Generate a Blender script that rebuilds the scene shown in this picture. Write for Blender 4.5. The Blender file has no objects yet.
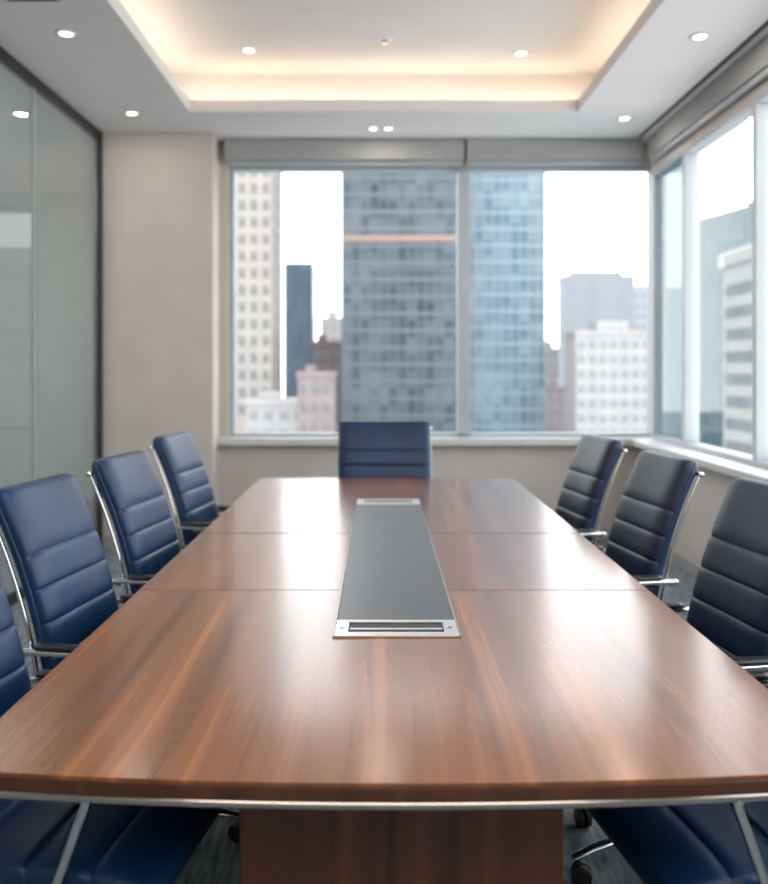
import bpy, bmesh, math, random
from mathutils import Vector, Matrix
random.seed(7)
S = bpy.context.scene
C = S.collection
PI = math.pi

# ------------------------------------------------------------------ materials
def newmat(name):
    m = bpy.data.materials.new(name); m.use_nodes = True
    nt = m.node_tree
    return m, nt, nt.nodes['Principled BSDF'], nt.nodes['Material Output']

def mat(name, col, rough=0.5, metal=0.0, var=0.08, scale=6.0, bump=0.0, bscale=80.0, coat=0.0, spec=0.5, stretch=(1,1,1)):
    m, nt, b, out = newmat(name)
    tc = nt.nodes.new('ShaderNodeTexCoord'); mp = nt.nodes.new('ShaderNodeMapping')
    mp.inputs['Scale'].default_value = stretch
    nt.links.new(tc.outputs['Object'], mp.inputs['Vector'])
    n = nt.nodes.new('ShaderNodeTexNoise'); n.inputs['Scale'].default_value = scale; n.inputs['Detail'].default_value = 4
    nt.links.new(mp.outputs[0], n.inputs['Vector'])
    r = nt.nodes.new('ShaderNodeValToRGB')
    r.color_ramp.elements[0].position = 0.3; r.color_ramp.elements[1].position = 0.7
    r.color_ramp.elements[0].color = tuple(c*(1-var) for c in col) + (1,)
    r.color_ramp.elements[1].color = tuple(min(1, c*(1+var)) for c in col) + (1,)
    nt.links.new(n.outputs['Fac'], r.inputs['Fac']); nt.links.new(r.outputs['Color'], b.inputs['Base Color'])
    b.inputs['Roughness'].default_value = rough; b.inputs['Metallic'].default_value = metal
    b.inputs['Specular IOR Level'].default_value = spec
    b.inputs['Coat Weight'].default_value = coat
    if bump:
        n2 = nt.nodes.new('ShaderNodeTexNoise'); n2.inputs['Scale'].default_value = bscale; n2.inputs['Detail'].default_value = 5
        nt.links.new(mp.outputs[0], n2.inputs['Vector'])
        bp = nt.nodes.new('ShaderNodeBump'); bp.inputs['Strength'].default_value = bump; bp.inputs['Distance'].default_value = 0.01
        nt.links.new(n2.outputs['Fac'], bp.inputs['Height']); nt.links.new(bp.outputs[0], b.inputs['Normal'])
    return m

def emat(name, col, strength):
    m, nt, b, out = newmat(name)
    b.inputs['Base Color'].default_value = col + (1,)
    b.inputs['Emission Color'].default_value = col + (1,)
    b.inputs['Emission Strength'].default_value = strength
    return m

def glassmat(name, tint, rough=0.02, haze=0.0, hazecol=(.5,.55,.5), f0=.04):
    m, nt, b, out = newmat(name)
    nt.nodes.remove(b)
    t = nt.nodes.new('ShaderNodeBsdfTransparent'); t.inputs['Color'].default_value = tint + (1,)
    g = nt.nodes.new('ShaderNodeBsdfGlossy'); g.inputs['Roughness'].default_value = rough
    lw = nt.nodes.new('ShaderNodeLayerWeight'); lw.inputs['Blend'].default_value = .5
    pw = nt.nodes.new('ShaderNodeMath'); pw.operation = 'POWER'; pw.inputs[1].default_value = 5
    ma = nt.nodes.new('ShaderNodeMath'); ma.operation = 'MULTIPLY_ADD'; ma.inputs[1].default_value = .8-f0; ma.inputs[2].default_value = f0
    nt.links.new(lw.outputs['Facing'], pw.inputs[0]); nt.links.new(pw.outputs[0], ma.inputs[0])
    base = t
    if haze:
        d = nt.nodes.new('ShaderNodeBsdfDiffuse'); d.inputs['Color'].default_value = hazecol + (1,)
        tr = nt.nodes.new('ShaderNodeBsdfTranslucent'); tr.inputs['Color'].default_value = hazecol + (1,)
        m0 = nt.nodes.new('ShaderNodeMixShader'); m0.inputs[0].default_value = .4
        nt.links.new(d.outputs[0], m0.inputs[1]); nt.links.new(tr.outputs[0], m0.inputs[2])
        mx = nt.nodes.new('ShaderNodeMixShader'); mx.inputs[0].default_value = haze
        nt.links.new(t.outputs[0], mx.inputs[1]); nt.links.new(m0.outputs[0], mx.inputs[2]); base = mx
    mx2 = nt.nodes.new('ShaderNodeMixShader')
    nt.links.new(ma.outputs[0], mx2.inputs[0]); nt.links.new(base.outputs[0], mx2.inputs[1]); nt.links.new(g.outputs[0], mx2.inputs[2])
    nt.links.new(mx2.outputs[0], out.inputs['Surface'])
    return m

def woodmat(name, dark, mid, light, rough=0.25, coat=0.3, axis='Y', k=1.0):
    m, nt, b, out = newmat(name)
    L = nt.links.new
    tc = nt.nodes.new('ShaderNodeTexCoord'); oi = nt.nodes.new('ShaderNodeObjectInfo')
    off = nt.nodes.new('ShaderNodeVectorMath'); off.operation = 'MULTIPLY_ADD'
    cmb = nt.nodes.new('ShaderNodeCombineXYZ')
    L(oi.outputs['Random'], cmb.inputs[0]); L(oi.outputs['Random'], cmb.inputs[1])
    L(cmb.outputs[0], off.inputs[0]); off.inputs[1].default_value = (3.0, 9.0, 0); L(tc.outputs['Object'], off.inputs[2])
    w = nt.nodes.new('ShaderNodeTexNoise'); w.inputs['Scale'].default_value = 1.0; w.inputs['Detail'].default_value = 0
    L(off.outputs[0], w.inputs['Vector'])
    wv = nt.nodes.new('ShaderNodeVectorMath'); wv.operation = 'MULTIPLY_ADD'
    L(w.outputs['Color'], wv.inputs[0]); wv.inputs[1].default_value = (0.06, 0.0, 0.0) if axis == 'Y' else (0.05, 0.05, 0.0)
    L(off.outputs[0], wv.inputs[2])
    def streak(sc, detail, ratio):
        mp = nt.nodes.new('ShaderNodeMapping')
        mp.inputs['Scale'].default_value = (sc, sc*ratio, 0) if axis == 'Y' else (sc, sc, sc*ratio)
        L(wv.outputs[0], mp.inputs['Vector'])
        n = nt.nodes.new('ShaderNodeTexNoise'); n.inputs['Scale'].default_value = 1.0; n.inputs['Detail'].default_value = detail
        n.inputs['Roughness'].default_value = 0.5
        L(mp.outputs[0], n.inputs['Vector']); return n
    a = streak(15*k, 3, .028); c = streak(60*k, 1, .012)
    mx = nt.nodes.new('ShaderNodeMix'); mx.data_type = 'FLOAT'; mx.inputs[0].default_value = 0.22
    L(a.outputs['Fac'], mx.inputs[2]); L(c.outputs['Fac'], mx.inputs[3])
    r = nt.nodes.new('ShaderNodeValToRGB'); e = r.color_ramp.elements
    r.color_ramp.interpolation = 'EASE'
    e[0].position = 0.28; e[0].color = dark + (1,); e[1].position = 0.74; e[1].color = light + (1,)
    q = e.new(0.49); q.color = mid + (1,)
    L(mx.outputs[0], r.inputs['Fac']); L(r.outputs['Color'], b.inputs['Base Color'])
    b.inputs['Roughness'].default_value = rough; b.inputs['Coat Weight'].default_value = coat
    b.inputs['Coat Roughness'].default_value = 0.14
    return m

K = .68      # city surfaces sit under a very bright overcast sky
def kk(c): return tuple(x*K for x in c)
def curtainmat(name, c0, c1, sx, sz, rough=0.3, off=0.37, spec=.15):
    m, nt, b, out = newmat(name); L = nt.links.new
    tc = nt.nodes.new('ShaderNodeTexCoord')
    ad = nt.nodes.new('ShaderNodeVectorMath'); ad.operation = 'ADD'; ad.inputs[1].default_value = (0.0, off, 0.0)
    sn = nt.nodes.new('ShaderNodeVectorMath'); sn.operation = 'SNAP'; sn.inputs[1].default_value = (sx, sx, sz)
    wn = nt.nodes.new('ShaderNodeTexWhiteNoise'); wn.noise_dimensions = '3D'
    L(tc.outputs['Object'], ad.inputs[0]); L(ad.outputs[0], sn.inputs[0]); L(sn.outputs[0], wn.inputs['Vector'])
    n = nt.nodes.new('ShaderNodeTexNoise'); n.inputs['Scale'].default_value = 0.06; n.inputs['Detail'].default_value = 2
    L(tc.outputs['Object'], n.inputs['Vector'])
    mx = nt.nodes.new('ShaderNodeMix'); mx.data_type = 'FLOAT'; mx.inputs[0].default_value = 0.66
    L(wn.outputs['Value'], mx.inputs[2]); L(n.outputs['Fac'], mx.inputs[3])
    r = nt.nodes.new('ShaderNodeValToRGB'); e = r.color_ramp.elements
    e[0].position = 0.28; e[0].color = kk(c0) + (1,); e[1].position = 0.72; e[1].color = kk(c1) + (1,)
    L(mx.outputs[0], r.inputs['Fac']); L(r.outputs['Color'], b.inputs['Base Color'])
    b.inputs['Roughness'].default_value = rough
    b.inputs['Specular IOR Level'].default_value = spec
    return m

M = {}
M['wall'] = mat('warm_wall_paint', (.54,.49,.445), .75, var=.04, scale=3, bump=.08, bscale=220)
M['ceil'] = mat('ceiling_paint', (.68,.665,.66), .8, var=.02, scale=2)
M['tray'] = mat('tray_paint', (.65,.645,.64), .8, var=.02, scale=2)
M['carpet'] = mat('carpet', (.19,.215,.235), .95, var=.6, scale=9, bump=.6, bscale=260, stretch=(6,1,1))
M['frame'] = mat('window_frame_paint', (.40,.43,.45), .4, var=.03)
M['sill'] = mat('sill_stone', (.60,.60,.595), .4, var=.04, scale=12)
M['black'] = mat('black_metal', (.012,.013,.014), .4, var=.1)
M['shade'] = mat('shade_fabric', (.36,.357,.35), .8, var=.05, scale=40, spec=.1)
M['glass'] = glassmat('clear_glass', (.98,.99,.99), f0=.006)
M['tint'] = glassmat('tinted_glass', (.50,.57,.59), f0=.02, haze=.30, hazecol=(.34,.40,.42))
M['frost'] = glassmat('frosted_pane', (.55,.57,.57), f0=.01, haze=.32, hazecol=(.5,.5,.5))
M['parti'] = glassmat('partition_glass', (.85,.875,.87), haze=.18, hazecol=(.66,.70,.69), f0=.06)
M['chrome'] = mat('chrome', (.74,.74,.75), .16, 1.0, var=.03)
M['rail'] = mat('dark_chrome', (.34,.31,.29), .22, 1.0, var=.05)
M['brushed'] = mat('brushed_steel', (.62,.59,.56), .30, 1.0, var=.06, scale=30, stretch=(1,14,1))
M['trimm'] = mat('polished_trim', (.55,.50,.46), .16, 1.0, var=.04)
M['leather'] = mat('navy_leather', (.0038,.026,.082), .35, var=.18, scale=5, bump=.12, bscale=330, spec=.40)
M['leather_shaded'] = mat('navy_leather_shaded', (.006,.014,.038), .36, var=.18, scale=5, bump=.12, bscale=330, spec=.38)  # same navy leather, shade of the backlit right row put into the colour
M['pad'] = mat('arm_pad_plastic', (.012,.014,.02), .35, var=.1)
M['rubber'] = mat('castor_rubber', (.01,.01,.011), .45, var=.1)
M['wood'] = woodmat('walnut_top', (.070,.021,.007), (.185,.063,.019), (.34,.130,.042), .23, .4)
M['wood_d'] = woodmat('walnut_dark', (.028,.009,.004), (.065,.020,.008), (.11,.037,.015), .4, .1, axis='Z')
M['inset'] = mat('smoked_panel', (.040,.044,.050), .34, var=.08, scale=3, spec=.45)
M['slot'] = mat('slot_black', (.008,.008,.009), .5, var=.1)
M['emitter'] = emat('downlight_glow', (1.0,.93,.82), 5)
M['cove'] = emat('cove_glow', (1.0,.77,.57), 12)
M['white'] = mat('white_enamel', (.75,.74,.72), .4, var=.02)
M['corr'] = mat('corridor_paint', (.57,.60,.59), .8, var=.04)

# ------------------------------------------------------------------ mesh helpers
def box(bm, x0, x1, y0, y1, z0, z1):
    v = [bm.verts.new(p) for p in ((x0,y0,z0),(x1,y0,z0),(x1,y1,z0),(x0,y1,z0),(x0,y0,z1),(x1,y0,z1),(x1,y1,z1),(x0,y1,z1))]
    for f in ((3,2,1,0),(4,5,6,7),(0,1,5,4),(1,2,6,5),(2,3,7,6),(3,0,4,7)):
        bm.faces.new([v[i] for i in f])

def loft(bm, rings, cap=True, closed=False):
    R = [[bm.verts.new(p) for p in r] for r in rings]
    n = len(R[0])
    rng = range(len(R)) if closed else range(len(R)-1)
    for i in rng:
        a, b = R[i], R[(i+1) % len(R)]
        for j in range(n):
            bm.faces.new((a[j], a[(j+1) % n], b[(j+1) % n], b[j]))
    if cap and not closed:
        bm.faces.new(list(reversed(R[0]))); bm.faces.new(R[-1])

def smooth_path(pts, sub=6):
    P = [Vector(p) for p in pts]
    out = []
    for i in range(len(P)-1):
        p0 = P[max(i-1,0)]; p1 = P[i]; p2 = P[i+1]; p3 = P[min(i+2,len(P)-1)]
        for k in range(sub):
            t = k/sub
            out.append(0.5*((2*p1)+(p2-p0)*t+(2*p0-5*p1+4*p2-p3)*t*t+(3*p1-p0-3*p2+p3)*t**3))
    out.append(P[-1]); return out

def tube(bm, pts, r, n=10, sub=6, flat=1.0):
    P = smooth_path(pts, sub) if sub > 1 else [Vector(p) for p in pts]
    t0 = (P[1]-P[0]).normalized()
    up = Vector((0,0,1)) if abs(t0.z) < .9 else Vector((1,0,0))
    u = t0.cross(up).normalized(); rings = []
    for i, p in enumerate(P):
        t = (P[min(i+1,len(P)-1)]-P[max(i-1,0)]).normalized()
        u = (u - t*u.dot(t)).normalized(); v = t.cross(u)
        rings.append([p + u*math.cos(2*PI*k/n)*r*flat + v*math.sin(2*PI*k/n)*r for k in range(n)])
    loft(bm, rings)

def cyl(bm, c, r, z0, z1, n=32, r2=None):
    r2 = r if r2 is None else r2
    loft(bm, [[(c[0]+math.cos(2*PI*k/n)*rr, c[1]+math.sin(2*PI*k/n)*rr, z) for k in range(n)] for rr, z in ((r,z0),(r2,z1))])

def prism(bm, pts, z0, z1):
    loft(bm, [[(x,y,z) for x,y in pts] for z in (z0,z1)])

def obj(name, bm, m, parent=None, bevel=0, smooth=False, kind=None, segs=2):
    bmesh.ops.recalc_face_normals(bm, faces=bm.faces)
    me = bpy.data.meshes.new(name); bm.to_mesh(me); bm.free()
    me.materials.append(m)
    if smooth:
        for p in me.polygons: p.use_smooth = True
    o = bpy.data.objects.new(name, me); C.objects.link(o)
    if parent: o.parent = parent
    if bevel:
        b = o.modifiers.new('bevel', 'BEVEL'); b.width = bevel; b.segments = segs; b.limit_method = 'ANGLE'
    if kind: o['kind'] = kind
    return o

def BX(name, b, m, parent=None, bevel=0, kind=None):
    bm = bmesh.new()
    for q in (b if isinstance(b, list) else [b]): box(bm, *q)
    return obj(name, bm, m, parent, bevel, kind=kind)

def thing(name, label, cat, loc=(0,0,0), rz=0, group=None):
    o = bpy.data.objects.new(name, None); C.objects.link(o); o.empty_display_size = .1
    o.location = loc; o.rotation_euler = (0,0,rz); o['label'] = label; o['category'] = cat
    if group: o['group'] = group
    return o

def sthing(name):
    o = bpy.data.objects.new(name, None); C.objects.link(o); o['kind'] = 'structure'; return o

def copy_tree(o, parent=None):
    c = o.copy(); C.objects.link(c)
    if parent: c.parent = parent
    for ch in list(o.children): copy_tree(ch, c)
    return c

# ------------------------------------------------------------------ the room
ZC = 3.24; YB = 6.92; XL = -2.167; XR = 2.27; Y0 = -2.2
BX('floor', [(-4.6, XR+.05, Y0, YB+.2, -.1, 0), (-4.6, XL-.02, YB+.2, 9.1, -.1, 0)], M['carpet'], kind='structure')
# ceiling with tray
tx0, tx1, ty0, ty1 = -1.364, 1.42, -.6, 6.1
zl = 3.325; zt = 3.60; ld = .26
cb = [(-4.6, tx0, Y0, YB+.2, ZC, zl), (tx1, XR+.05, Y0, YB+.2, ZC, zl), (tx0, tx1, Y0, ty0, ZC, zl), (tx0, tx1, ty1, YB+.2, ZC, zl), (-4.6, XL-.02, YB+.2, 9.1, ZC, zl)]
ceil = BX('ceiling', cb, M['ceil'], kind='structure')
BX('tray_recess', [(tx0-ld-.05, tx1+ld+.05, ty0-ld-.05, ty1+ld+.05, zt, zt+.05),
    (tx0-ld-.05, tx0-ld, ty0-ld, ty1+ld, zl, zt), (tx1+ld, tx1+ld+.05, ty0-ld, ty1+ld, zl, zt),
    (tx0-ld, tx1+ld, ty0-ld-.05, ty0-ld, zl, zt), (tx0-ld, tx1+ld, ty1+ld, ty1+ld+.05, zl, zt)], M['tray'], ceil)
# cove strips on the ledge
def strip(b, label):
    o = BX('light_strip', b, M['cove']); o['label'] = label; o['category'] = 'light strip'
    return o
strip((tx0-.10, tx1+.10, ty1+.15, ty1+.18, zl+.002, zl+.02), 'warm glowing cove light strip along the far edge of the ceiling tray')
strip((tx0-.18, tx0-.15, ty0, ty1+.02, zl+.002, zl+.02), 'warm glowing cove light strip along the glass partition side of the ceiling tray')
strip((tx1+.15, tx1+.18, ty0, ty1+.02, zl+.002, zl+.02), 'warm glowing cove light strip along the window side of the ceiling tray')

# back wall below and beside the window, column at the left
BX('wall_back', [(-1.307, XR+.05, YB, YB+.2, 0, .775), (-1.307, -1.235, YB, YB+.2, .775, ZC), (-1.235, XR+.05, YB+.02, YB+.2, 3.06, ZC)], M['wall'], kind='structure')
BX('wall_column', [(XL-.02, -1.307, 6.65, YB+.2, 0, ZC), (XL-.02, XL, YB+.2, 9.0, 0, ZC)], M['wall'], kind='structure', bevel=.004)
BX('baseboard_back', (-1.30, 2.06, YB-.015, YB, 0, .09), M['shade'], kind='structure', bevel=.003)
BX('baseboard_left', (XL, -1.307, 6.635, 6.65, 0, .09), M['shade'], kind='structure', bevel=.003)
BX('wall_right', [(2.12, XR+.05, Y0, YB, 0, .775), (2.2, XR+.05, Y0, YB, 2.98, ZC)], M['wall'], kind='structure')
BX('baseboard_right', (2.105, 2.12, Y0, YB-.02, 0, .09), M['shade'], kind='structure', bevel=.003)
BX('wall_front', (-4.6, XR+.05, Y0-.1, Y0, 0, ZC), M['wall'], kind='structure')
# back window
w1 = sthing('window_1')
BX('window_sill', (-1.305, 2.10, YB-.10, YB+.12, .778, .835), M['sill'], w1, bevel=.004)
BX('window_frame', [(-1.235,-1.195,YB+.04,YB+.13,.836,3.06), (2.215,2.32,YB-.05,YB+.13,.836,3.06), (-1.195,2.215,YB+.04,YB+.13,.836,.865), (-1.195,2.215,YB+.04,YB+.13,3.02,3.06)], M['frame'], w1, bevel=.003)
BX('mullion', (.635,.735,YB+.0,YB+.13,.866,3.02), M['frame'], w1, bevel=.004)
for a, b in ((-1.195,.635),(.735,2.215)):
    BX('window_pane', (a, b, YB+.085, YB+.091, .866, 3.02), M['glass'], w1)
# right windows
w2 = sthing('window_2')
BX('window_sill', (2.02, XR+.03, Y0+.02, YB-.105, .778, .825), M['sill'], w2, bevel=.004)
BX('window_frame', [(2.20,XR+.04,Y0+.03,YB-.055,.826,.86),(2.20,XR+.04,Y0+.03,YB-.055,2.95,2.98)], M['frame'], w2, bevel=.003)
mys = [6.17, 5.0, 3.5, 1.9, .3, -1.3]
for i, y in enumerate(mys):
    BX('mullion', (2.20,XR+.04,y-.025,y+.025,.861,2.95), M['frame'], w2, bevel=.004)
for a, b in zip(mys[1:], mys[:-1]):
    BX('window_pane', (2.25,2.256,a+.025,b-.025,.861,2.95), M['glass'], w2)
BX('side_pane', (2.25,2.256,6.195,YB-.055,.861,2.95), M['tint'], w2)
BX('wall_corner', (2.2, XR+.05, Y0, -1.34, .826, 2.96), M['wall'], kind='structure')
# left glass partition
w3 = sthing('window_3')
BX('partition_frame', [(XL-.05,XL,Y0+.02,6.65,3.17,ZC),(XL-.05,XL,Y0+.02,6.65,0,.07),(XL-.05,XL,6.57,6.65,.07,3.17)], M['black'], w3, bevel=.003)
gy = [6.57, 5.37, 3.9, 2.4, .9, -.6, Y0+.02]
for a, b in zip(gy[1:], gy[:-1]):
    BX('glass_panel', (XL-.03,XL-.018,a+.006,b-.006,.071,3.169), M['parti'], w3)
for y in gy[1:-1]:
    BX('glass_joint', (XL-.032,XL-.016,y-.006,y+.006,.071,3.169), M['frame'], w3)
# corridor beyond the glass
BX('wall_left', [(-4.7,-4.6,Y0,9.1,0,ZC),(-3.62,XL-.02,9.0,9.1,0,ZC),(-4.6,-3.62,9.0,9.1,0,.75),(-4.6,-3.62,9.0,9.1,3.1,ZC)], M['corr'], kind='structure')
w4 = sthing('stand_in_window')  # added window, its bright pane stands for reflections in the partition
BX('window_frame', [(-3.66,-3.62,8.98,9.05,.75,3.1),(-4.6,-3.66,8.98,9.05,.75,.80),(-4.6,-3.66,8.98,9.05,3.05,3.1)], M['frame'], w4)  # frame of the added stand-in window
BX('window_pane', (-4.6,-3.66,9.02,9.026,.80,3.05), M['frost'], w4)

# roller shade cassettes
def shade(bx, label):
    x0,x1,y0,y1,z0,z1 = bx
    along_x = (x1-x0) > (y1-y0)
    t = thing('roller_shade', label, 'roller blind', ((x0+x1)/2,(y0+y1)/2,z0))
    cx, cy = (x0+x1)/2, (y0+y1)/2
    BX('cassette', (x0-cx,x1-cx,y0-cy,y1-cy,.035,z1-z0), M['shade'], t, bevel=.006)
    if along_x: BX('hem_bar', (x0-cx+.01,x1-cx-.01,-.012,.012,0,.034), M['frame'], t, bevel=.003)
    else: BX('hem_bar', (-.012,.012,y0-cy+.01,y1-cy-.01,0,.034), M['frame'], t, bevel=.003)
shade((-1.25,.675,YB-.11,YB+.015,3.04,3.235), 'grey roller blind box above the wide left pane of the back window')
shade((.695,2.10,YB-.11,YB+.015,3.04,3.235), 'grey roller blind box above the narrower right pane of the back window')
shade((2.135,2.195,2.5,6.78,3.04,3.235), 'long grey roller blind box above the side windows on the right wall')
BX('trim_1', (2.05,2.08,Y0+.1,6.75,ZC-.006,ZC-.001), M['black'], kind='structure')

def area(name, loc, rot, sx, sy, power, col, disk=False):
    l = bpy.data.lights.new(name, 'AREA'); l.shape = 'DISK' if disk else 'RECTANGLE'; l.size = sx
    if not disk: l.size_y = sy
    l.energy = power; l.color = col
    o = bpy.data.objects.new(name, l); C.objects.link(o); o.location = loc; o.rotation_euler = rot; return o
# downlights
def downlight(x, y, z, label, group=None, r=.045, p=2.5):
    t = thing('downlight', label, 'ceiling light', (x,y,z), 0, group)
    bm = bmesh.new(); n = 32
    rings = [[(math.cos(2*PI*k/n)*q, math.sin(2*PI*k/n)*q, h) for k in range(n)] for q, h in ((r*1.25,-.001),(r*1.2,-.007),(r*.86,-.008),(r*.74,-.001))]
    loft(bm, rings, closed=True); obj('trim_ring', bm, M['white'], t, smooth=True)
    bm = bmesh.new(); cyl(bm, (0,0), r*.74, -.005, -.001); obj('lamp_lens', bm, M['emitter'], t)
    if p: area('emitter', (x,y,z-.012), (0,0,0), r*1.4, 0, p, (1,.93,.85), True)
downlight(-1.725,4.67,ZC,'round recessed downlight in lower ceiling nearest the glass partition and the air vent')
downlight(-1.79,6.13,ZC,'round recessed downlight just in front of the beige column')
downlight(1.773,4.71,ZC,'round recessed downlight at the upper right, above the right chairs')
downlight(1.80,6.256,ZC,'round recessed downlight near the window corner')
downlight(-.054,6.52,ZC,'small downlight, left one of the pair before the back window', r=.036, p=1.2)
downlight(.065,6.52,ZC,'small downlight, right one of the pair before the back window', r=.036, p=1.2)
downlight(-.906,5.88,zt,'round downlight inside the raised ceiling tray, left of the sprinkler', p=0)
downlight(.984,5.93,zt,'round downlight inside the raised ceiling tray, right of the sprinkler', p=0)
# added fill panels to brighten room and corridor; no fixtures hang here
area('emitter', (.03,1.2,zt-.012), (0,0,0), 2.0, 2.2, 56, (1,.95,.90))
area('emitter', (.03,-1.4,ZC-.012), (0,0,0), 3.0, 1.0, 50, (1,.95,.90))
area('emitter', (-3.4,4.5,ZC-.012), (0,0,0), 1.2, 6, 85, (1,.98,.96))  # added fill that brightens the corridor behind the glass

t = thing('sprinkler_head','small round sprinkler head in the centre of the raised ceiling tray','sprinkler',(.033,5.69,zt))
bm = bmesh.new(); cyl(bm,(0,0),.055,-.008,-.001,28); obj('escutcheon', bm, M['white'], t, bevel=.002)
bm = bmesh.new(); cyl(bm,(0,0),.022,-.028,-.008,20,r2=.016); obj('deflector', bm, M['rail'], t)
t = thing('air_vent','dark slotted air vent in the ceiling above the glass partition','vent',(-1.73,4.18,ZC))
BX('vent_frame', [(-.13,.13,-.07,-.055,-.010,-.001),(-.13,.13,.055,.07,-.010,-.001),(-.13,-.115,-.055,.055,-.010,-.001),(.115,.13,-.055,.055,-.010,-.001)], M['shade'], t)
BX('vent_slats', [(-.115,.115,-.05+i*.02,-.04+i*.02,-.009,-.002) for i in range(6)], M['black'], t)

# ------------------------------------------------------------------ table
TX = .04; HW = .746
table = thing('conference_table','long walnut boardroom table with metal edge trim and dark centre panel','table',(TX,3.18,0))
yo = 3.18
def front_y(x): return 1.33 + .087*x*x
def leaf(ya, yb, inset=0.0, front=False, back=False):
    hw = HW-inset; pts = []
    if front:
        n = 24; r = .05
        for k in range(n+1):
            x = -hw+r + (2*hw-2*r)*k/n; pts.append((x, front_y(x)+inset))
        yc = front_y(hw-r)+inset
        for k in range(1,7):
            a = -PI/2 + k*PI/12; pts.append((hw-r+r*math.cos(a), yc+r+r*math.sin(a)))
        pts += [(hw,yb),(-hw,yb)]
        for k in range(0,6):
            a = PI + k*PI/12; pts.append((-hw+r+r*math.cos(a), yc+r+r*math.sin(a)))
    elif back:
        r = .04; y2 = yb-inset; pts = [(-hw,ya),(hw,ya)]
        for k in range(7):
            a = k*PI/12; pts.append((hw-r+r*math.cos(a), y2-r+r*math.sin(a)))
        for k in range(7):
            a = PI/2+k*PI/12; pts.append((-hw+r+r*math.cos(a), y2-r+r*math.sin(a)))
    else:
        pts = [(-hw,ya),(hw,ya),(hw,yb),(-hw,yb)]
    return [(x, y-yo) for x, y in pts]
for a, b, f, k in ((1.3,2.4865,1,0),(2.4915,3.3400,0,0),(3.3500,5.02,0,1)):
    bm = bmesh.new(); prism(bm, leaf(a,b,0,f,k), .7425, .75); obj('tabletop_leaf', bm, M['wood'], table, bevel=0.0004 if not f else .0006)
def outline(inset):
    a = leaf(1.3, 3.0, inset, True)
    b = leaf(3.0, 5.02, inset, False, True)
    n = 24+1+6
    return a[:n] + b[2:] + a[n+2:]
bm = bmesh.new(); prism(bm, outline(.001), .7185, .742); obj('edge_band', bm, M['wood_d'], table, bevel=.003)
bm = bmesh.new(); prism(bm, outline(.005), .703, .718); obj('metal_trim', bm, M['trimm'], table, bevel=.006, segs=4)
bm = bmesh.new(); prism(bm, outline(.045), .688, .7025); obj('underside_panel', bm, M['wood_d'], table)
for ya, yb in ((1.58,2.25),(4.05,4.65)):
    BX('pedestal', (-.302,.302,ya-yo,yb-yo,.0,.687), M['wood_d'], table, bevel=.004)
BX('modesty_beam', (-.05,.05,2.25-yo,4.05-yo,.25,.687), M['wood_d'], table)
# centre cable panel
zi = .7502
BX('centre_panel', (-.150,.150,2.182-yo,4.03-yo,zi,zi+.003), M['inset'], table, bevel=.0008)
BX('panel_rim', [(-.1545,-.1508,2.046-yo,4.186-yo,zi,zi+.004),(.1508,.1545,2.046-yo,4.186-yo,zi,zi+.004)], M['rail'], table, bevel=.0006)
for ya, yb in ((2.046,2.178),(4.034,4.186)):
    y0_, y1_ = ya-yo, yb-yo; w = .1502; s0, s1 = -.118, .118; h = zi+.005; d = yb-ya; ym = (y0_+y1_)/2
    p = BX('cable_port', [(-w,s0,y0_,y1_,zi,h),(s1,w,y0_,y1_,zi,h),(s0,s1,y0_,y0_+d*.24,zi,h),(s0,s1,y1_-d*.14,y1_,zi,h)], M['brushed'], table, bevel=.0008)
    BX('cable_slot', (s0,s1,y0_+.01,y1_-.01,zi,zi+.0015), M['slot'], p)
    BX('slot_flap', (s0+.004,s1-.004,y0_+d*.24+.026,y0_+d*.24+.038,zi+.0016,zi+.003), M['brushed'], p)
    for sx in (-.134,.134):
        bm = bmesh.new(); cyl(bm,(sx,ym),.006,h,h+.0012,16); obj('screw', bm, M['rail'], p)

# ------------------------------------------------------------------ chairs
def padloft(bm, curve, length_rings, hw, bounds, front, rear, sign, cr=.045, groove=.010):
    rings = []; N = 44
    ts = [.5-.5*math.cos(PI*i/length_rings) for i in range(length_rings+1)]
    if groove:
        for b in bounds[1:-1]: ts += [b-.012,b-.007,b-.003,b,b+.003,b+.007,b+.012]
    ts = sorted(set(ts))
    for t in ts:
        x, z = curve(t); e = 1e-3
        xa, za = curve(max(0,t-e)); xb, zb = curve(min(1,t+e))
        tan = Vector((xb-xa, zb-za)).normalized(); nr = Vector((tan.y, -tan.x))*sign
        L = .60
        d0 = min(t, 1-t)*L
        wcut = cr-math.sqrt(max(0, cr*cr-(cr-min(d0,cr))**2))
        er = .028; th = math.sqrt(max(0.0, 1-(1-min(d0,er)/er)**2)); th = max(th, .03)
        u = .5
        for a, b in zip(bounds[:-1], bounds[1:]):
            if a <= t <= b: u = (t-a)/(b-a); break
        ch = 1-abs(2*u-1)**9
        f = (front-groove+groove*ch)*th; r = rear*th; w = hw-wcut - (.003*(1-ch) if groove else 0)
        ring = []
        for k in range(N):
            a = 2*PI*k/N; ca, sa = math.cos(a), math.sin(a); ex = .42
            yy = w*math.copysign(abs(ca)**ex, ca)
            nn = math.copysign(abs(sa)**.62, sa); nn = nn*f if nn > 0 else nn*r
            if sign > 0: nn += .014*(yy/hw)**2
            ring.append((x+nr.x*nn, yy, z+nr.y*nn))
        rings.append(ring)
    loft(bm, rings)

def back_curve(t): return (-.205-.05*t-.14*t*t, .42+.635*t)
def seat_curve(t): return (-.215+.515*t, .448+.006*math.sin(PI*t)-.022*max(0,(t-.75)/.25)**2)

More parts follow.
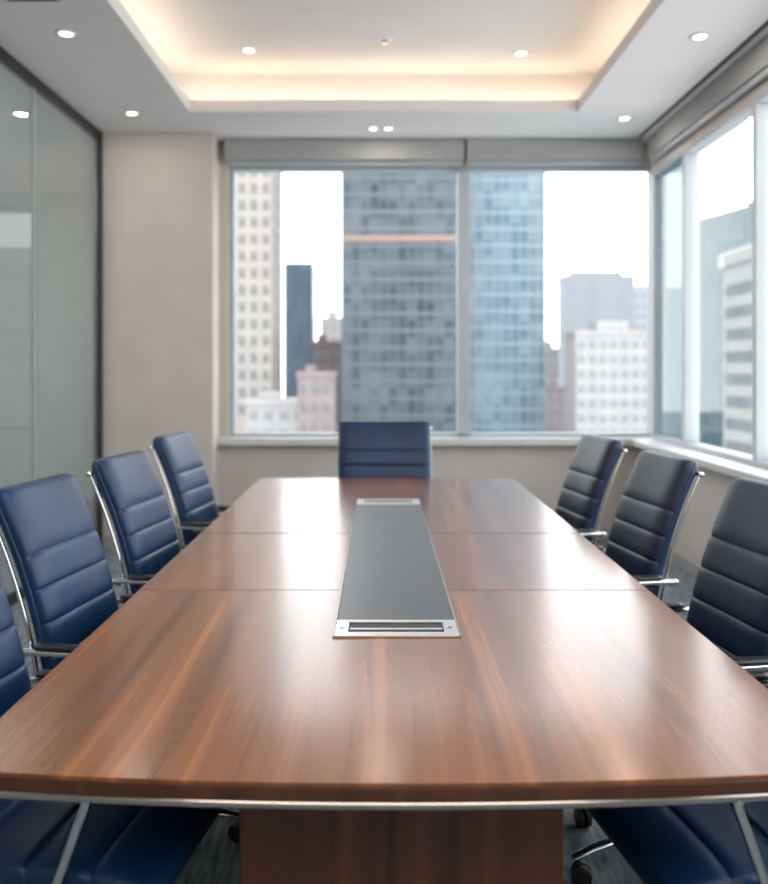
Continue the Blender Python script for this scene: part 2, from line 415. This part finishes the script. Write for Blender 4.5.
def make_chair(name, label, W, group=None, face=None, cr=.040):
    t = thing(name, label, 'office chair', group=group)
    hw = W/2
    bm = bmesh.new(); padloft(bm, back_curve, 70, hw-.002, [0,.14,.28,.42,.56,.70,1.0], .050, .006, 1, cr=cr, groove=.0065)
    obj('backrest', bm, face or M['leather'], t, smooth=True)
    bm = bmesh.new(); padloft(bm, back_curve, 50, hw+.001, [0,1.0], .014, .030, 1, cr=cr, groove=0)
    obj('back_shell', bm, M['leather'], t, smooth=True)
    bm = bmesh.new(); padloft(bm, seat_curve, 70, hw+.025, [0,.25,.5,.75,1.0], .038, .034, -1, groove=.008)
    obj('seat', bm, M['leather'], t, smooth=True)
    for s in (-1,1):
        y = s*(hw-.001)
        pts = [(.13,y,.405),(0,y,.400),(-.14,y,.400),(-.235,y,.43)]
        for q in (.12,.3,.5,.7,.88):
            x, z = back_curve(q); pts.append((x-.018,y,z))
        x, z = back_curve(.93); pts.append((x-.018,y,z))
        bm = bmesh.new(); tube(bm, pts, .0062, 10, 5)
        tube(bm, [(x-.018,y-s*.012,z),(x-.018,y+s*.012,z)], .010, 14, 1)
        obj('side_frame', bm, M['chrome'], t, smooth=True)
        ya = s*(hw+.05)
        bm = bmesh.new()
        tube(bm, [(-.275,y,.612),(-.270,ya,.631),(-.24,ya,.636),(-.05,ya,.636),(.15,ya,.636),(.172,ya,.634),(.180,ya,.622),(.165,ya,.58),(.145,ya,.526),(.125,ya,.472),(.104,ya,.418),(.095,ya-s*.01,.404),(.06,y,.40)], .0100, 12, 5)
        ar = obj('armrest', bm, M['chrome'], t, smooth=True)
        bm = bmesh.new(); tube(bm, [(-.21,ya,.652),(-.05,ya,.653),(.13,ya,.652)], .009, 12, 6, flat=2.2); obj('arm_pad', bm, M['pad'], ar, smooth=True)
    BX('tilt_mechanism', [(-.09,.09,-.07,.07,.365,.41),(-.03,.03,-hw,hw,.388,.405)], M['black'], t, bevel=.006)
    bm = bmesh.new(); cyl(bm,(0,0),.024,.19,.366,24); cyl(bm,(0,0),.033,.10,.20,24); obj('gas_column', bm, M['chrome'], t, bevel=.002)
    bm = bmesh.new(); cyl(bm,(0,0),.048,.085,.118,28,r2=.040); obj('base_hub', bm, M['chrome'], t, bevel=.004)
    for k in range(5):
        a = 2*PI*k/5 + .2; d = Vector((math.cos(a), math.sin(a), 0)); n = Vector((-d.y, d.x, 0))
        bm = bmesh.new(); rings = []
        for q, w, h, z in ((.03,.026,.016,.100),(.12,.021,.014,.098),(.22,.016,.011,.086),(.275,.013,.009,.074),(.285,.008,.005,.073)):
            c = d*q + Vector((0,0,z)); rings.append([c+n*w*math.cos(2*PI*j/12)+Vector((0,0,h*math.sin(2*PI*j/12))) for j in range(12)])
        loft(bm, rings); lg = obj('base_leg', bm, M['chrome'], t, smooth=True)
        bm = bmesh.new(); c = d*.268
        ax = (d*.5+n*.87).normalized(); ay = Vector((-ax.y, ax.x, 0)); c2 = c+ay*.012
        for s in (-1,1):
            rr = []
            for off, rad in ((.004,.024),(.006,.028),(.018,.028),(.021,.023)):
                rr.append([c2+ax*s*off+ay*rad*math.cos(2*PI*j/20)+Vector((0,0,.028+rad*math.sin(2*PI*j/20))) for j in range(20)])
            loft(bm, rr)
        cyl(bm,(c.x,c.y),.007,.03,.072,12)
        obj('castor', bm, M['rubber'], lg)
    return t
side_labels = [
 ('L', -.665, 1.80, 'navy leather chair at bottom left, mostly under the near left table corner'),
 ('L', -.675, 2.50, 'navy leather chair with the largest fully seen backrest, left side of table'),
 ('L', -.65, 3.26, 'navy leather chair, middle one of the three whole backrests left of the table'),
 ('L', -.70, 4.29, 'navy leather chair left of the table, closest to the beige column'),
 ('R', .775, 1.79, 'navy leather chair at bottom right, its seat cut off by the frame edge'),
 ('R', .785, 2.40, 'navy leather chair with a shade-coloured face right of the table, backrest cut off by the right picture edge'),
 ('R', .755, 3.25, 'navy leather chair with a shade-coloured face, middle of the three backrests right of the table'),
 ('R', .73, 4.13, 'navy leather chair with a shade-coloured face right of the table, closest to the window corner'),
]
GR = 'ribbed navy chairs along the table sides'
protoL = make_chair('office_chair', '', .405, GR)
protoR = make_chair('office_chair', '', .405, GR, M['leather_shaded'])
A = math.radians(9)
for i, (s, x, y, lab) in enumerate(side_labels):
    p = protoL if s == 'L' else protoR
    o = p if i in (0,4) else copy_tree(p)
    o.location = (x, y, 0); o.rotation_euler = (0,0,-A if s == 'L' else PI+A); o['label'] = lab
e = make_chair('office_chair', 'wide navy leather chair at the head of the table before the back window', .585, cr=.018)
e.location = (.03, 5.10, 0); e.rotation_euler = (0,0,-PI/2)

# ------------------------------------------------------------------ the city outside
def cmat(name, c, r=.8, **k):
    k.setdefault('spec', .1); return mat(name, kk(c), r, **k)
GZ = -60
BX('ground', (-700,900,30,1200,GZ-1,GZ), cmat('city_ground',(.35,.35,.36),.9,var=.2,scale=.02), kind='structure')
def building(name, label, p0, p1, depth, top, wall, **k):
    d = Vector((p1[0]-p0[0], p1[1]-p0[1])); W = d.length; H = top-GZ
    t = thing(name, label, 'building', (p0[0],p0[1],GZ), math.atan2(d.y,d.x))
    BX('facade', (0,W,0,depth,0,H), wall, t)
    zlo = k.get('zlo',-30)-GZ
    if 'grid' in k:
        sx, sz, w, h, gm = k['grid']; bs = []
        n = int(W/sx)+1
        for i in range(n+1):
            x = min(i*sx, W); bs.append((x-w/2,x+w/2,-.15,0,zlo,H))
        z = H
        while z > zlo:
            bs.append((0,W,-.12,0,z-h,z)); z -= sz
        BX('mullion_grid', bs, gm, t)
    if 'windows' in k:
        sx, sz, w, h, gm, zoff = k['windows'][:6]
        x0, x1, z0 = k.get('wx',(0,W,zlo))
        me = None; z = H-zoff-h; z1 = k.get('ztop', 1e9)-GZ
        while z > z0:
            x = x0+(sx-w)/2
            while x+w < x1 and z < z1:
                if me is None: o = BX('window', (0,w,-.08,0,0,h), gm, t); me = o.data
                else:
                    o = bpy.data.objects.new('window', me); C.objects.link(o); o.parent = t
                o.location = (x,0,z); x += sx
            z -= sz
    if 'side' in k:   # windows on the right-hand end wall
        sy, sz, w, h, gm, zoff, n = k['side']; me = None; z = H-zoff-h; z1 = k.get('ztop',1e9)-GZ
        while z > k.get('wx',(0,W,zlo))[2]:
            for j in range(n):
                if z > z1: continue
                if me is None: o = BX('window', (0,.08,0,w,0,h), gm, t); me = o.data
                else: o = bpy.data.objects.new('window', me); C.objects.link(o); o.parent = t
                o.location = (W, 1.5+j*sy, z)
            z -= sz
    for q in k.get('bands', []):
        BX('floor_band', (-.1,W+.05,-.25,0,q[0]-GZ,q[1]-GZ), q[2], t)
    if k.get('roof'):
        BX('parapet', [(-.2,W+.2,-.2,depth+.2,H,H+.8)], k.get('rm',wall), t)
        for (a,b,c,dd,hh) in k['roof']: BX('roof_plant', (a,b,c,dd,H+.8,H+hh), k.get('rm',wall), t)
    return t
wbeige = cmat('limestone',(.45,.41,.38),.85,var=.08,scale=.4)
wwin = cmat('office_window',(.24,.24,.24),.4,var=.3,scale=.6)  # paled: distance haze is mixed into the window colour
wwin2 = cmat('office_window_pale',(.34,.355,.37),.4,var=.2,scale=.6)
wwin3 = cmat('ribbon_glass',(.18,.21,.22),.4,var=.2,scale=.6)
blue = curtainmat('blue_curtain',(.12,.17,.24),(.17,.23,.31),1.6,3.2)
t1 = curtainmat('tower_glass',(.045,.067,.090),(.16,.205,.24),1.75,3.2)
t2 = curtainmat('tower_glass_pale',(.12,.19,.245),(.28,.365,.42),1.75,3.2)
t3 = curtainmat('side_tower_glass',(.022,.058,.075),(.06,.125,.15),.9,1.2, spec=0)
gm1 = cmat('mullion_grey',(.18,.20,.218),.5); gm2 = cmat('mullion_pale',(.32,.39,.43),.5); gm3 = cmat('mullion_teal',(.10,.165,.185),.5, spec=0)
orange = cmat('copper_band',(.38,.28,.23),.6)
white = cmat('white_concrete',(.50,.485,.475),.8,var=.05,scale=.4)
white2 = cmat('grey_white_concrete',(.40,.40,.39),.8,var=.05,scale=.4)
greyc = cmat('grey_concrete',(.38,.40,.43),.8,var=.05,scale=.3)
brown = cmat('brown_brick',(.34,.285,.28),.85,var=.12,scale=.5)
tan = cmat('tan_stone',(.50,.46,.44),.85,var=.08)
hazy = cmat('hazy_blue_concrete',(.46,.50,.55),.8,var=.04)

building('office_tower','pale stone tower with a grid of small windows at left of back window',(-42,150),(-19.1,150),15.7,62,wbeige,
         windows=(2.1,3.0,1.1,1.7,wwin,1.0), wx=(14.5,22.9,GZ*0+52), ztop=38, side=(6,3.0,3,1.7,wwin,1.0,2))
building('office_tower','narrow dark blue glass tower beside the pale stone tower',(-24.6,220),(-17.6,220),10,28.6,blue,grid=(1.75,60,.25,.5,gm1))
building('office_tower','tall dark grey-blue glass tower filling the middle of the back window',(-7.15,160),(14.7,160),20,60,t1,
         grid=(1.75,3.2,.25,.7,gm1), bands=[(25.2,26.4,orange)], zlo=-20)
building('office_tower','tall pale blue glass tower right of the central window mullion',(15.0,166),(32.2,166),14,64,t2,grid=(1.75,3.2,.22,.6,gm2), zlo=-20)
building('apartment_building','small red-brown brick block low beside the dark central tower',(-14.4,180),(-7.6,180),10,6.3,brown,windows=(2.2,3,1.0,1.6,wwin2,1.2), wx=(0,6.8,45), roof=[(1,3,2,5,2.2)])
building('apartment_building','hazy beige block behind the red-brown brick block',(-18.2,260),(-10,260),10,16,tan,windows=(2.7,3.6,1.3,1.8,wwin2,1.5), wx=(0,8,55), roof=[(2,5,2,5,3)])
building('apartment_building','low pinkish-brown block at the bottom beside the dark central tower',(-11.6,120),(-6.6,120),8,.1,brown,windows=(1.6,2.6,.8,1.3,wwin,1.0), wx=(0,5,48), roof=[(1,2.2,1,3,1.7)])
building('apartment_building','low white flat-roofed block at the foot of the pale stone tower',(-20.5,130),(-11.3,130),10,-4.3,white,windows=(2.3,2.8,1.3,1.3,wwin2,.9), wx=(0,9.2,44), roof=[(2,5,2,5,2)])
g = building('office_tower','grey ribbed tower rising behind the white block at right of back window',(56.6,260),(77.5,260),10,29,greyc,
         grid=(1.9,100,.8,.8,cmat('rib_grey',(.43,.45,.48),.7)), roof=[(3,18,2,8,2.2)])
building('apartment_building','white block with rows of windows in the right pane of back window',(34.6,150),(48.5,150),9,7.2,white,
         windows=(1.9,2.6,1.1,1.3,wwin2,1.0), wx=(0,13.9,46), roof=[(4,9.5,1,7,2.6)])
building('apartment_building','low brown block between the pale blue tower and the white block',(39,205),(47.5,205),8,-3.8,brown,windows=(2.1,2.8,1.0,1.5,wwin2,1.0), wx=(0,8,46), roof=[(2,4,1,4,2)])
building('apartment_building','distant tan block rising just beside the pale blue tower',(54,285),(62,285),8,7.4,tan,windows=(2.0,3.2,1.0,1.6,wwin2,1.0), wx=(0,8,46), roof=[(1,4,1,4,3)])
building('office_tower','hazy pale blue tower by the corner of the back window',(89.5,300),(112,300),10,29,hazy,windows=(2.5,3.6,1.4,2,wwin2,1.2), wx=(0,16,66), roof=[(2,8,2,6,2)])
building('office_tower','dark teal glass tower seen through the right side window',(25.1,68.8),(30.2,49.3),18,12.4,t3,grid=(.9,1.2,.12,.16,gm3), zlo=-20, roof=[(3,8,3,8,2)])
t = building('apartment_building','pale block with horizontal window bands seen through the side window',(20.6,51),(20.2,30),3,7.4,white2,zlo=-20, roof=[(6,12,.6,2.4,1.6)])
zz = 7.4-GZ-1.3
while zz > 48:
    BX('ribbon_window', (.5,20.5,-.06,0,zz-.45,zz+.15), wwin3, t); zz -= 1.3
t = building('office_tower','blurred grey block seen through the glass partition at far left',(-84,150),(-61,150),12,22,greyc,zlo=-20, roof=[(3,9,2,8,2.5)])
zz = 22-GZ-4
while zz > 45:
    BX('ribbon_window', (.6,22.4,-.08,0,zz-1.2,zz+1.2), wwin, t); zz -= 5

# ------------------------------------------------------------------ light
w = bpy.data.worlds.new('World'); S.world = w; w.use_nodes = True
nt = w.node_tree; bg = nt.nodes['Background']
tc = nt.nodes.new('ShaderNodeTexCoord'); sp = nt.nodes.new('ShaderNodeSeparateXYZ'); rp = nt.nodes.new('ShaderNodeValToRGB')
nt.links.new(tc.outputs['Generated'], sp.inputs[0]); nt.links.new(sp.outputs['Z'], rp.inputs['Fac'])
rp.color_ramp.elements[0].position = 0; rp.color_ramp.elements[0].color = (.96,.97,.98,1)
rp.color_ramp.elements[1].position = .7; rp.color_ramp.elements[1].color = (.90,.95,1.0,1)
nt.links.new(rp.outputs['Color'], bg.inputs['Color']); bg.inputs['Strength'].default_value = 4.1

# ------------------------------------------------------------------ camera
cam = bpy.data.cameras.new('camera'); co = bpy.data.objects.new('camera', cam); C.objects.link(co)
co.location = (0,0,1.40); co.rotation_euler = (PI/2,0,0)
cam.sensor_fit = 'HORIZONTAL'; cam.sensor_width = 36; cam.lens = 36*850/768
cam.shift_x = 4/768; cam.shift_y = -74/768
cam.clip_end = 3000; cam.clip_start = .05
cam.dof.use_dof = True; cam.dof.focus_distance = 2.1; cam.dof.aperture_fstop = 2.5
S.camera = co
S.view_settings.view_transform = 'Standard'
